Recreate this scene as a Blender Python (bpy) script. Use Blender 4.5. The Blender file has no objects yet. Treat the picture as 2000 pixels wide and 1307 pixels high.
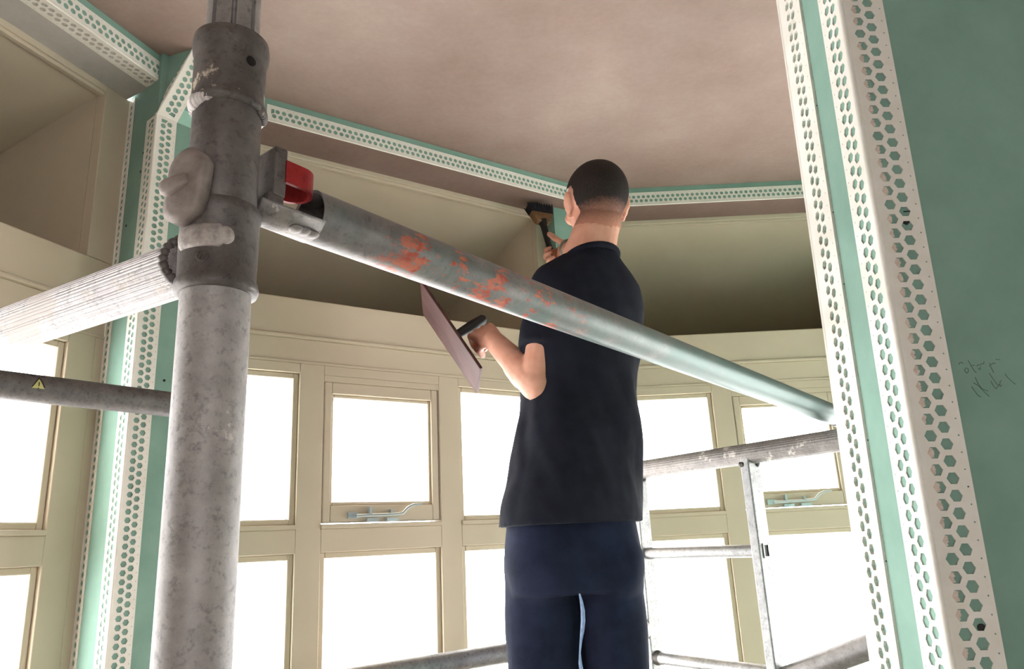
import bpy, bmesh, math, random
from mathutils import Vector, Matrix, Quaternion
import numpy as np
random.seed(7)
scene = bpy.context.scene
C = scene.collection
PI = math.pi

# ------------------------------------------------------------------ camera
cam = bpy.data.cameras.new('camera'); camo = bpy.data.objects.new('camera', cam); C.objects.link(camo)
cam.sensor_fit = 'HORIZONTAL'; cam.sensor_width = 36.0; cam.lens = 36.0 * 1450 / 2000
cam.clip_start = 0.02; cam.clip_end = 200
# eye level is z = 0; the phone is pitched up 15.7 degrees and rolled 2.8 degrees
up = Vector((-250 / 1450, 5150 / 1450, -1)).normalized()          # world up seen from the camera
fw = (Vector((0, 0, -1)) - up * Vector((0, 0, -1)).dot(up)).normalized()
rt = fw.cross(up)
camo.matrix_world = Matrix((rt, fw, up)).to_4x4()
scene.camera = camo

# ------------------------------------------------------------------ light
world = bpy.data.worlds.new('overcast_sky'); scene.world = world; world.use_nodes = True
wb = world.node_tree.nodes['Background']
wb.inputs[0].default_value = (1.0, 1.0, 1.0, 1); wb.inputs[1].default_value = 13.0
vs = scene.view_settings
vs.view_transform = 'Standard'; vs.look = 'None'; vs.gamma = 1.0; vs.use_curve_mapping = False
vs.exposure = 0.0

# ------------------------------------------------------------------ helpers
MW = {}
def lin(c):
    return tuple(((v / 255) / 12.92 if v / 255 <= 0.04045 else ((v / 255 + 0.055) / 1.055) ** 2.4) for v in c) + (1,)

class NT:
    def __init__(s, name):
        s.m = bpy.data.materials.new(name); s.m.use_nodes = True
        s.t = s.m.node_tree; s.n = s.t.nodes; s.b = s.n['Principled BSDF']
        s.tc = s.n.new('ShaderNodeTexCoord')
    def link(s, a, b): s.t.links.new(a, b)
    def noise(s, scale, detail=4, rough=0.6, vec=None, stretch=None):
        n = s.n.new('ShaderNodeTexNoise'); n.inputs['Scale'].default_value = scale
        n.inputs['Detail'].default_value = detail; n.inputs['Roughness'].default_value = rough
        v = vec or s.tc.outputs['Object']
        if stretch:
            mp = s.n.new('ShaderNodeMapping'); mp.inputs['Scale'].default_value = stretch; s.link(v, mp.inputs[0]); v = mp.outputs[0]
        s.link(v, n.inputs['Vector']); return n.outputs['Fac']
    def ramp(s, fac, stops):
        r = s.n.new('ShaderNodeValToRGB'); e = r.color_ramp.elements
        while len(e) < len(stops): e.new(0.5)
        for k, (p, c) in enumerate(stops): e[k].position = p; e[k].color = c if len(c) == 4 else lin(c)
        s.link(fac, r.inputs[0]); return r.outputs[0]
    def mix(s, fac, a, b):
        m = s.n.new('ShaderNodeMix'); m.data_type = 'RGBA'
        for v, i in ((fac, 0), (a, 6), (b, 7)):
            if isinstance(v, (int, float)): m.inputs[i].default_value = v
            elif isinstance(v, tuple): m.inputs[i].default_value = v if len(v) == 4 else lin(v)
            else: s.link(v, m.inputs[i])
        return m.outputs[2]
    def math(s, op, a, b=0.0, clamp=False):
        m = s.n.new('ShaderNodeMath'); m.operation = op; m.use_clamp = clamp
        for v, i in ((a, 0), (b, 1)):
            if isinstance(v, (int, float)): m.inputs[i].default_value = v
            else: s.link(v, m.inputs[i])
        return m.outputs[0]
    def sep(s):
        x = s.n.new('ShaderNodeSeparateXYZ'); s.link(s.tc.outputs['Object'], x.inputs[0]); return x.outputs
    def bump(s, fac, strength=0.3, dist=0.002):
        b = s.n.new('ShaderNodeBump'); b.inputs['Strength'].default_value = strength; b.inputs['Distance'].default_value = dist
        s.link(fac, b.inputs['Height']); s.link(b.outputs[0], s.b.inputs['Normal'])
    def set(s, col=None, rough=0.6, metal=0.0, spec=0.5):
        if col is not None:
            if isinstance(col, tuple): s.b.inputs['Base Color'].default_value = col if len(col) == 4 else lin(col)
            else: s.link(col, s.b.inputs['Base Color'])
        s.b.inputs['Roughness'].default_value = rough; s.b.inputs['Metallic'].default_value = metal
        s.b.inputs['Specular IOR Level'].default_value = spec
        return s.m

def mottled(name, c1, c2, scale=6, rough=0.8, metal=0.0, bump=0.15, bscale=150, bdist=0.0008, spec=0.3, lo=0.35, hi=0.65):
    t = NT(name); f = t.noise(scale, 5)
    col = t.ramp(f, [(lo, c1), (hi, c2)])
    if bump: t.bump(t.noise(bscale, 3), bump, bdist)
    return t.set(col, rough, metal, spec)

def splashed_metal(name, base1, base2, splash=(214, 205, 200), amount=0.62, metal=0.35, rough=0.5, tint=None):
    t = NT(name)
    col = t.ramp(t.noise(28, 6, 0.7), [(0.3, base1), (0.7, base2)])
    dark = t.ramp(t.noise(140, 4, 0.7), [(0.30, (0.25, 0.25, 0.25, 1)), (0.48, (1, 1, 1, 1))])
    mm = t.n.new('ShaderNodeMix'); mm.data_type = 'RGBA'; mm.blend_type = 'MULTIPLY'; mm.inputs[0].default_value = 0.6
    t.link(col, mm.inputs[6]); t.link(dark, mm.inputs[7]); col = mm.outputs[2]
    if tint:
        col = t.mix(t.ramp(t.noise(11, 4), [(0.45, (0, 0, 0, 1)), (0.66, (1, 1, 1, 1))]), col, tint)
    sp = t.math('MULTIPLY', t.noise(34, 5, 0.75), t.noise(7, 2))
    spm = t.ramp(sp, [(amount * 0.5, (0, 0, 0, 1)), (amount * 0.5 + 0.03, (1, 1, 1, 1))])
    col = t.mix(spm, col, splash)
    mt = t.math('SUBTRACT', metal, t.math('MULTIPLY', spm, metal))
    t.link(mt, t.b.inputs['Metallic'])
    t.bump(t.noise(220, 4, 0.7), 0.35, 0.0012)
    m = t.set(col, rough, metal, 0.4)
    return m

M = {}
def plaster(name, a, b, c):
    t = NT(name)
    col = t.ramp(t.noise(1.8, 6, 0.62), [(0.34, a), (0.52, b), (0.68, c)])
    fine = t.ramp(t.noise(60, 4), [(0.35, (0.9, 0.9, 0.9, 1)), (0.65, (1, 1, 1, 1))])
    mm = t.n.new('ShaderNodeMix'); mm.data_type = 'RGBA'; mm.blend_type = 'MULTIPLY'; mm.inputs[0].default_value = 0.7
    t.link(col, mm.inputs[6]); t.link(fine, mm.inputs[7])
    t.bump(t.noise(9, 5), 0.12, 0.004)
    return t.set(mm.outputs[2], 0.75, 0, 0.25)
M['ceiling'] = plaster('pink_plaster', (130, 109, 98), (141, 121, 111), (152, 134, 124))
M['soffit'] = plaster('pink_plaster_damp', (126, 104, 95), (134, 112, 103), (140, 120, 111))
M['soffit_grey'] = plaster('grey_plaster_dry', (176, 170, 164), (186, 181, 175), (196, 191, 185))
M['cream'] = mottled('cream_paint', (196, 182, 160), (201, 188, 166), 3, 0.55, bump=0.05)
M['green'] = mottled('moisture_board', (124, 156, 142), (134, 166, 152), 9, 0.85, bump=0.25, bscale=500, bdist=0.0004)
M['bead'] = mottled('white_pvc', (226, 221, 210), (232, 228, 220), 40, 0.5, bump=0.05)
M['fill'] = mottled('jointing_plaster', (205, 186, 170), (222, 208, 196), 200, 0.9, bump=0.4, bscale=900)
M['black'] = NT('black_steel').set((18, 18, 18), 0.5, 0.2)
M['pencil'] = NT('pencil_graphite').set((66, 92, 84), 0.8)
M['floor'] = mottled('pale_bounce_floor', (196, 190, 182), (212, 207, 200), 4, 0.9)  # unseen floor, kept pale so it throws light upwards
M['wallpaint'] = mottled('white_wall', (214, 210, 202), (222, 218, 210), 3, 0.85)
M['alu'] = splashed_metal('scaffold_aluminium', (128, 122, 120), (160, 154, 150))
M['alu_dark'] = splashed_metal('cast_aluminium', (88, 82, 80), (124, 117, 113), amount=0.76)
M['alu_collar'] = splashed_metal('collar_casting', (84, 78, 76), (118, 111, 107), splash=(206, 192, 172), amount=0.55)
M['alu_light'] = splashed_metal('ribbed_aluminium', (176, 170, 170), (204, 198, 198), amount=0.60, metal=0.4)
M['steel'] = splashed_metal('galvanised_steel', (136, 136, 136), (172, 170, 170), amount=0.75, metal=0.6, rough=0.42)
M['stayzinc'] = NT('zinc_plate').set((186, 196, 198), 0.35, 0.6)
M['redpaint'] = splashed_metal('red_enamel', (140, 26, 30), (168, 40, 42), splash=(150, 130, 128), amount=0.70, metal=0.1, rough=0.45)
M['sticker'] = NT('warning_sticker').set((196, 192, 120), 0.6)
M['plank'] = mottled('deck_plywood', (150, 122, 88), (172, 144, 108), 8, 0.8)

def glass_mat():
    t = NT('window_glass'); n = t.n
    tr = n.new('ShaderNodeBsdfTransparent'); gl = n.new('ShaderNodeBsdfGlossy'); gl.inputs['Roughness'].default_value = 0.02
    mx = n.new('ShaderNodeMixShader'); mx.inputs[0].default_value = 0.05
    t.link(tr.outputs[0], mx.inputs[1]); t.link(gl.outputs[0], mx.inputs[2])
    t.link(mx.outputs[0], n['Material Output'].inputs[0]); return t.m
M['glass'] = glass_mat()

class MB:
    def __init__(s): s.v = []; s.f = []; s.smooth = []
    def add(s, vs, fs, smooth=False):
        o = len(s.v); s.v += [Vector(p) for p in vs]; s.f += [tuple(i + o for i in f) for f in fs]; s.smooth += [smooth] * len(fs); return s
    def box(s, x0, x1, y0, y1, z0, z1, fr=None):
        p = [(x, y, z) for z in (z0, z1) for y in (y0, y1) for x in (x0, x1)]
        if fr: p = [fr(*q) for q in p]
        return s.add(p, [(0, 2, 3, 1), (4, 5, 7, 6), (0, 1, 5, 4), (2, 6, 7, 3), (0, 4, 6, 2), (1, 3, 7, 5)])
    def prism(s, poly, z0, z1):
        n = len(poly)
        a = sum(poly[i][0] * poly[(i + 1) % n][1] - poly[(i + 1) % n][0] * poly[i][1] for i in range(n))
        if a < 0: poly = poly[::-1]
        vs = [(x, y, z0) for x, y in poly] + [(x, y, z1) for x, y in poly]
        fs = [tuple(range(n - 1, -1, -1)), tuple(range(n, 2 * n))] + [(i, (i + 1) % n, n + (i + 1) % n, n + i) for i in range(n)]
        return s.add(vs, fs)
    def tube(s, pts, r, n=24, cap=True, prof=None, smooth=True):
        pts = [Vector(p) for p in pts]; rs = r if isinstance(r, (list, tuple)) else [r] * len(pts)
        d0 = (pts[1] - pts[0]).normalized()
        ref = Vector((0, 0, 1)) if abs(d0.z) < 0.9 else Vector((1, 0, 0))
        a = d0.cross(ref).normalized(); b = d0.cross(a)
        rings = []
        for k, p in enumerate(pts):
            d = (pts[min(k + 1, len(pts) - 1)] - pts[max(k - 1, 0)]).normalized()
            a = (a - d * a.dot(d)).normalized(); b = d.cross(a)
            rings.append([p + (a * math.cos(t) + b * math.sin(t)) * rs[k] * (prof(t) if prof else 1) for t in [2 * PI * i / n for i in range(n)]])
        o = [q for g in rings for q in g]
        fs = [(k * n + i, k * n + (i + 1) % n, (k + 1) * n + (i + 1) % n, (k + 1) * n + i) for k in range(len(pts) - 1) for i in range(n)]
        s.add(o, fs, smooth)
        if cap:
            m = len(pts) - 1
            s.add(rings[0], [tuple(range(n - 1, -1, -1))]); s.add(rings[m], [tuple(range(n))])
        return s
    def lathe(s, prof, cx=0, cy=0, n=40):
        vs = []; m = len(prof)
        for i in range(n):
            t = 2 * PI * i / n
            vs += [(cx + r * math.cos(t), cy + r * math.sin(t), z) for r, z in prof]
        fs = [(i * m + k, ((i + 1) % n) * m + k, ((i + 1) % n) * m + k + 1, i * m + k + 1) for i in range(n) for k in range(m - 1)]
        return s.add(vs, fs, True)
    def ell(s, c, r, R=None, n=20, m=12):
        R = R or Matrix.Identity(3); c = Vector(c); vs = []
        for j in range(1, m):
            ph = PI * j / m
            for i in range(n):
                t = 2 * PI * i / n
                vs.append(c + R @ Vector((r[0] * math.sin(ph) * math.cos(t), r[1] * math.sin(ph) * math.sin(t), r[2] * math.cos(ph))))
        vs += [c + R @ Vector((0, 0, r[2])), c + R @ Vector((0, 0, -r[2]))]
        T = (m - 1) * n; B = T + 1
        fs = [(j * n + i, (j + 1) * n + i, (j + 1) * n + (i + 1) % n, j * n + (i + 1) % n) for j in range(m - 2) for i in range(n)]
        fs += [(T, i, (i + 1) % n) for i in range(n)] + [(B, (m - 2) * n + (i + 1) % n, (m - 2) * n + i) for i in range(n)]
        return s.add(vs, fs, True)
    def cone(s, a, b, ra, rb, n=16):
        """capsule whose radius tapers from ra to rb"""
        a = Vector(a); b = Vector(b); d = (b - a).normalized()
        pts = [a - d * ra * k for k in (0.985, 0.8, 0.45)] + [a, b] + [b + d * rb * k for k in (0.45, 0.8, 0.985)]
        rr = [ra * 0.17, ra * 0.6, ra * 0.893, ra, rb, rb * 0.893, rb * 0.6, rb * 0.17]
        return s.tube(pts, rr, n)
    def loft(s, rings, n=36):
        vs = [q for g in rings for q in g]; m = len(rings); n = len(rings[0])
        fs = [(k * n + i, k * n + (i + 1) % n, (k + 1) * n + (i + 1) % n, (k + 1) * n + i) for k in range(m - 1) for i in range(n)]
        fs += [tuple(range(n - 1, -1, -1)), tuple((m - 1) * n + i for i in range(n))]
        return s.add(vs, fs, True)

def thing(name, label, cat, loc=(0, 0, 0), rot=None, group=None, kind=None):
    o = bpy.data.objects.new(name, None); C.objects.link(o); o.empty_display_size = 0.05
    m = Matrix.Translation(loc) @ (rot.to_4x4() if rot is not None else Matrix.Identity(4))
    o.matrix_world = m; MW[o.name] = m
    if label: o['label'] = label
    if cat: o['category'] = cat
    if group: o['group'] = group
    if kind: o['kind'] = kind
    return o
def obj(name, mb, mat, parent=None, local=False, origin=None):
    pm = MW[parent.name] if parent is not None else Matrix.Identity(4)
    if local: w = [pm @ p for p in mb.v]
    else: w = mb.v
    if parent is None:
        L = Vector(origin) if origin else sum(w, Vector()) / max(len(w), 1)
        if not origin: L.z = min(p.z for p in w)
        om = Matrix.Translation(L)
    else:
        om = pm
    inv = om.inverted()
    me = bpy.data.meshes.new(name); me.from_pydata([tuple(inv @ p) for p in w], [], mb.f)
    me.polygons.foreach_set('use_smooth', mb.smooth); me.update()
    if mat: me.materials.append(M[mat] if isinstance(mat, str) else mat)
    o = bpy.data.objects.new(name, me); C.objects.link(o)
    if parent is None: o.matrix_world = om
    else: o.parent = parent                      # same frame as the parent
    MW[o.name] = om
    return o
def tag(o, label, cat, group=None):
    o['label'] = label; o['category'] = cat
    if group: o['group'] = group
    return o
def struct(name, mb, mat, label=None):
    o = obj(name, mb, mat); o['kind'] = 'structure'
    if label: o['label'] = label
    return o
def bevel(o, w=0.002, seg=2, angle=35):
    b = o.modifiers.new('bevel', 'BEVEL'); b.width = w; b.segments = seg; b.limit_method = 'ANGLE'; b.angle_limit = math.radians(angle); return o

# ------------------------------------------------------------------ the bay: heights in metres above eye level
ZS, ZC, ZF = 1.173, 1.242, -1.62          # soffit, ceiling, floor
LT, LB = 0.710, 0.600                    # lintel under the frieze recess
DS = 0.138                               # depth of the dropped soffit
PITCH = 0.44

class Wall:
    """one facet of the bay: s runs left to right seen from inside, d outwards from the frame plane"""
    def __init__(w, O, t): w.O = Vector(O); w.t = Vector(t).normalized(); w.n = Vector((-w.t.y, w.t.x))
    def p(w, s, d, z=None):
        q = w.O + w.t * s + w.n * d
        return (q.x, q.y) if z is None else (q.x, q.y, z)
    def fr(w): return lambda s, d, z: w.p(s, d, z)
W_L = Wall((-0.979, 1.713), (0.330, 0.944))      # left facet
W_BL = Wall((-0.719, 1.954), (0.826, 0.564))     # back-left facet
W_B = Wall((0.295, 2.640), (1, 0))               # back facet, square to the camera
W_BR = Wall((1.63, 2.64), (0.826, -0.564))
W_R = Wall((2.72, 1.896), (0.330, -0.944))
def isect(w1, d1, w2, d2):
    a = w1.O + w1.n * d1; b = w2.O + w2.n * d2; den = w1.t.x * w2.t.y - w1.t.y * w2.t.x
    k = ((b.x - a.x) * w2.t.y - (b.y - a.y) * w2.t.x) / den; q = a + w1.t * k; return (q.x, q.y)

# floor, ceiling, rear walls
out = [W_L.p(-1.4, 0.02), isect(W_L, .02, W_BL, .02), isect(W_BL, .02, W_B, .02), isect(W_B, .02, W_BR, .02), isect(W_BR, .02, W_R, .02), W_R.p(1.4, .02), (3.3, -2.7), (-1.7, -2.7)]
struct('floor', MB().prism(out, ZF - 0.05, ZF), 'floor', 'unseen floor, made pale to bounce light upwards')
struct('ceiling', MB().prism(out, ZC, ZC + 0.06), 'ceiling', 'freshly skimmed pink plaster ceiling')
lp = W_L.p(-1.4, 0); rp = W_R.p(1.4, 0)
struct('wall_left_rear', MB().prism([lp, (-1.7, -2.7), (-1.8, -2.7), (lp[0] - .1, lp[1])], ZF, ZC), 'wallpaint', 'plain wall behind the viewpoint on the left')
struct('wall_right_rear', MB().prism([rp, (3.3, -2.7), (3.4, -2.7), (rp[0] + .1, rp[1])], ZF, ZC), 'wallpaint', 'plain wall behind the viewpoint on the right')
wr = thing('wall_rear', 'wall behind the viewpoint with an added fill light window', None, (0.8, -2.7, ZF), kind='structure')
for nm, bx in (('wall_panel', (-1.7, 0.2, -2.8, -2.7, ZF, ZC)), ('wall_panel', (1.4, 3.3, -2.8, -2.7, ZF, ZC)), ('wall_panel', (0.2, 1.4, -2.8, -2.7, 0.45, ZC)), ('wall_panel', (0.2, 1.4, -2.8, -2.7, ZF, -0.35))):
    obj(nm, MB().box(*bx), 'wallpaint', wr)
wg = thing('window_rear_fill', 'added fill light window behind the viewpoint', None, (0.8, -2.75, -0.35), kind='structure')  # window added behind the camera to fill the room with light
for x in (0.2, 0.765, 1.33): obj('mullion', MB().box(x, x + .07, -2.78, -2.72, -0.35, 0.45), 'cream', wg)
for x in (0.27, 0.835): obj('pane', MB().box(x, x + .495, -2.752, -2.748, -0.35, 0.45), 'glass', wg)

# ------------------------------------------------------------------ plaster corner beads
BP = 0.018
def wing(mb, P0, P1, dirv, nrm, width=0.050, nose=0.0065, rows=2, phase=0.0, hole=0.0069, th=0.0016, pins=True, fill=None):
    """perforated wing: P0-P1 is the nose line, dirv points across the board, nrm off the board"""
    P0, P1, dirv, nrm = Vector(P0), Vector(P1), Vector(dirv).normalized(), Vector(nrm).normalized()
    ax = (P1 - P0); L = ax.length; ax.normalize(); p = BP; h = p / math.sqrt(3)
    dirv = (dirv - ax * dirv.dot(ax)).normalized()
    n = int(L / p) - 1
    u0 = (L - n * p) / 2 - p * 0.0
    def pt(u, v, off=th): return P0 + ax * min(max(u, 0), L) + dirv * v + nrm * off
    def quad(*uv): mb.add([pt(*q) for q in uv], [tuple(range(len(uv)))])
    rs = p * math.sqrt(3) / 2
    cell = [(0, h), (p / 2, h / 2), (p / 2, -h / 2), (0, -h), (-p / 2, -h / 2), (-p / 2, h / 2)]
    ih = [(a * hole / h, b * hole / h) for a, b in cell]
    v1 = nose + h; vr = [v1 + rs * k for k in range(rows)]
    vE = max(width, vr[-1] + h + 0.001)
    for r in range(rows):
        for i in range(n):
            cu = u0 + p * (i + 0.5) + (p / 2 if r % 2 else 0); cv = vr[r]
            A = [pt(cu + a, cv + b) for a, b in cell]; B = [pt(cu + a, cv + b) for a, b in ih]; D = [pt(cu + a, cv + b, 0.0002) for a, b in ih]
            mb.add(A + B + D, [(k, (k + 1) % 6, 6 + (k + 1) % 6, 6 + k) for k in range(6)] + [(6 + k, 6 + (k + 1) % 6, 12 + (k + 1) % 6, 12 + k) for k in range(6)])
            if fill is not None and r == 0 and random.random() < 0.93:
                k = random.uniform(-0.25, 0.15) * hole; q = []
                for tt in range(9):
                    a = -0.8 + 1.6 * tt / 8; q.append((cu + a * hole * 0.8, cv + k + random.uniform(-1, 1) * hole * 0.16))
                q = [(cu - hole * .85, cv - hole * .52), (cu, cv - hole * 1.0), (cu + hole * .85, cv - hole * .52)][::1] + q[::-1]
                fill.add([pt(a, b, th * 0.55) for a, b in q], [tuple(range(len(q)))])
    for i in range(n):                                           # strip beside the nose
        cu = u0 + p * (i + 0.5)
        quad((cu - p / 2, 0), (cu + p / 2, 0), (cu + p / 2, v1 - h / 2), (cu, v1 - h), (cu - p / 2, v1 - h / 2))
    sh = p / 2 if (rows - 1) % 2 else 0; vt = vr[-1] + h; vm = vr[-1] + h / 2
    for i in range(n - 1):                                       # outer strip with pin holes
        a = u0 + p * (i + 0.5) + sh; b = a + p; m = (a + b) / 2; hv = vm + (vE - vm) * 0.62; e = 0.0011 if pins else 0
        if pins:
            quad((a, vt), (m, vm), (m, hv - e), (m - e, hv), (m, hv + e), (m, vE), (a, vE))
            quad((b, vt), (b, vE), (m, vE), (m, hv + e), (m + e, hv), (m, hv - e), (m, vm))
        else: quad((a, vt), (m, vm), (b, vt), (b, vE), (a, vE))
    ends = [(0, u0), (u0 + p * n, L)]
    for a, b in ends: quad((a, 0), (b, 0), (b, v1 - h / 2), (a, v1 - h / 2))
    for a, b in ((0, u0 + p * 0.5 + sh), (u0 + p * (n - 0.5) + sh, L)): quad((a, vt - h / 2), (b, vt - h / 2), (b, vE), (a, vE))
    for a, b in ((0, u0), (u0 + p * n + (p / 2 if rows > 1 else 0), L)): quad((a, v1 - h / 2), (b, v1 - h / 2), (b, vt - h / 2), (a, vt - h / 2))
    mb.add([pt(0, vE), pt(L, vE), pt(L, vE, 0), pt(0, vE, 0)], [(0, 1, 2, 3)])
def bead(label, P0, P1, wings, group='perforated corner beads', noser=0.0028, **kw):
    t = thing('corner_bead', label, 'corner bead', P0, group=None)
    for (d, nr, opt) in wings:
        mb = MB(); o2 = dict(kw); o2.update(opt); fl = MB() if o2.pop('plaster', False) else None
        wing(mb, P0, P1, d, nr, fill=fl, **o2); obj('wing', mb, 'bead', t)
        if fl is not None: f = obj('plaster_smear', fl, 'fill', t); f['kind'] = 'stuff'
    nn = sum((Vector(w[1]).normalized() for w in wings), Vector())
    off = nn.normalized() * 0.0004
    obj('nose', MB().tube([Vector(P0) + off, Vector(P1) + off], noser, 10), 'bead', t)
    return t
def v3(v2, z=0): return Vector((v2[0], v2[1], z))

# ------------------------------------------------------------------ facets: dropped soffit, recessed frieze, lintel
def facet(name, w, s0, s1, n0, n1, inner, outer, soffit_mat, label, slope=0.27, depth=0.95, jamb=None):
    """n0..n1 is the opening of the frieze recess; inner/outer are the plan ends of the dropped soffit"""
    fr = w.fr()
    root = thing(name, label, None, w.p(s0, 0, ZF), kind='structure')
    # dropped soffit: plastered underside, green board face
    oo = [tuple(Vector(q_) + w.n * .04) for q_ in outer]
    obj('soffit', MB().prism([inner[0], inner[1], oo[1], oo[0]], ZS, ZS + 0.012), soffit_mat, root)
    i0, i1 = Vector(inner[0]), Vector(inner[1]); ins = w.n * 0.012
    obj('downstand_board', MB().prism([tuple(i0 + w.n * .0002), tuple(i1 + w.n * .0002), tuple(i1 + ins), tuple(i0 + ins)], ZS + .0002, ZC), 'green', root)
    # recess
    zt = ZS - 0.012; zb = LT - 0.02
    def q(name, pts, thick=(0, 0, 0)):
        t = Vector(thick); a = [Vector(p) for p in pts]; b = [p + t for p in a]
        return obj(name, MB().add(a + b, [(3, 2, 1, 0), (4, 5, 6, 7), (0, 1, 5, 4), (1, 2, 6, 5), (2, 3, 7, 6), (3, 0, 4, 7)]), 'cream', root)
    nv = v3(w.n); tv = v3(w.t)
    zk = zt - slope * depth
    q('recess_ceiling', [w.p(n0, 0.0, zt), w.p(n1, 0.0, zt), w.p(n1, depth, zk), w.p(n0, depth, zk)], (0, 0, 0.02))
    q('recess_back', [w.p(n0, depth, zb), w.p(n0, depth, zk + .02), w.p(n1, depth, zk + .02), w.p(n1, depth, zb)], nv * 0.02)
    q('recess_floor', [w.p(n0, 0.03, zb), w.p(n1, 0.03, zb), w.p(n1, depth, zb), w.p(n0, depth, zb)], (0, 0, -0.02))
    q('recess_side', [w.p(n0, 0.03, zb), w.p(n0, 0.03, zt + .02), w.p(n0, depth, zt + .02), w.p(n0, depth, zb)], -tv * 0.02)
    q('recess_side', [w.p(n1, 0.03, zb), w.p(n1, 0.03, zt + .02), w.p(n1, depth, zt + .02), w.p(n1, depth, zb)], tv * 0.02)
    # frame round the recess, lintel and fascia below it
    if n0 > s0: bevel(obj('frieze_stile', MB().box(s0, n0, 0, 0.03, LT, ZS, fr), 'cream', root))
    if n1 < s1: bevel(obj('frieze_stile', MB().box(n1, s1, 0, 0.03, LT, ZS, fr), 'cream', root))
    bevel(obj('recess_bead', MB().box(n0, n1, -0.0005, 0.012, ZS - 0.016, ZS - .0005, fr), 'cream', root))
    bevel(obj('recess_bead', MB().box(n0, n1, 0.004, 0.02, ZS - 0.026, ZS - 0.016, fr), 'cream', root))
    bevel(obj('lintel', MB().box(s0, s1, 0, 0.08, LB, LT, fr), 'cream', root), 0.004)
    bevel(obj('drip_moulding', MB().box(s0, s1, -0.008, 0.05, LB - 0.010, LB, fr), 'cream', root), 0.003)
    bevel(obj('fascia', MB().box(s0, s1, 0.004, 0.08, 0.526, LB - 0.010, fr), 'cream', root))
    bevel(obj('fascia_bead', MB().box(s0, s1, 0.0, 0.05, 0.518, 0.526, fr), 'cream', root), 0.002)
    if jamb: bevel(obj('end_jamb', MB().box(jamb[0], jamb[1], 0.001, 0.07, -0.92, 0.518, fr), 'cream', root))
    # wall below the sills
    obj('sill_wall', MB().box(s0, s1, 0, 0.09, ZF, -0.95, fr), 'wallpaint', root)
    bevel(obj('sill_board', MB().box(s0, s1, -0.06, 0.09, -0.95, -0.92, fr), 'cream', root))
    return root
hl = W_L.p(0.0, 0)
facet('wall_left', W_L, -1.4, 0.0, -1.32, -0.075, (W_L.p(-1.4, -DS), W_L.p(-0.035, -DS)), (W_L.p(-1.4, 0), W_L.p(-0.004, 0)), 'soffit_grey', 'left facet of the bay with cream frieze recess and grey soffit', jamb=(-0.027, 0.0))
facet('wall_back_left', W_BL, -0.22, 1.06, -0.14, 1.0, (W_BL.p(-0.10, -DS), isect(W_BL, -DS, W_B, -DS)), (W_BL.p(-0.22, 0), isect(W_BL, 0, W_B, 0)), 'soffit', 'back left facet of the bay with cream frieze recess')
facet('wall_back', W_B, 0.0, 1.335, 0.06, 1.275, (isect(W_BL, -DS, W_B, -DS), isect(W_B, -DS, W_BR, -DS)), (isect(W_BL, 0, W_B, 0), isect(W_B, 0, W_BR, 0)), 'soffit', 'back facet of the bay facing the viewer, with cream frieze recess')
facet('wall_back_right', W_BR, 0.0, 1.32, 0.06, 1.26, (isect(W_B, -DS, W_BR, -DS), isect(W_BR, -DS, W_R, -DS)), (isect(W_B, 0, W_BR, 0), isect(W_BR, 0, W_R, 0)), 'soffit', 'back right facet of the bay, behind the green board pier')
facet('wall_right', W_R, 0.0, 1.4, 0.06, 1.34, (isect(W_BR, -DS, W_R, -DS), W_R.p(1.4, -DS)), (isect(W_BR, 0, W_R, 0), W_R.p(1.4, 0)), 'soffit', 'right facet of the bay, behind the green board pier')

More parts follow.
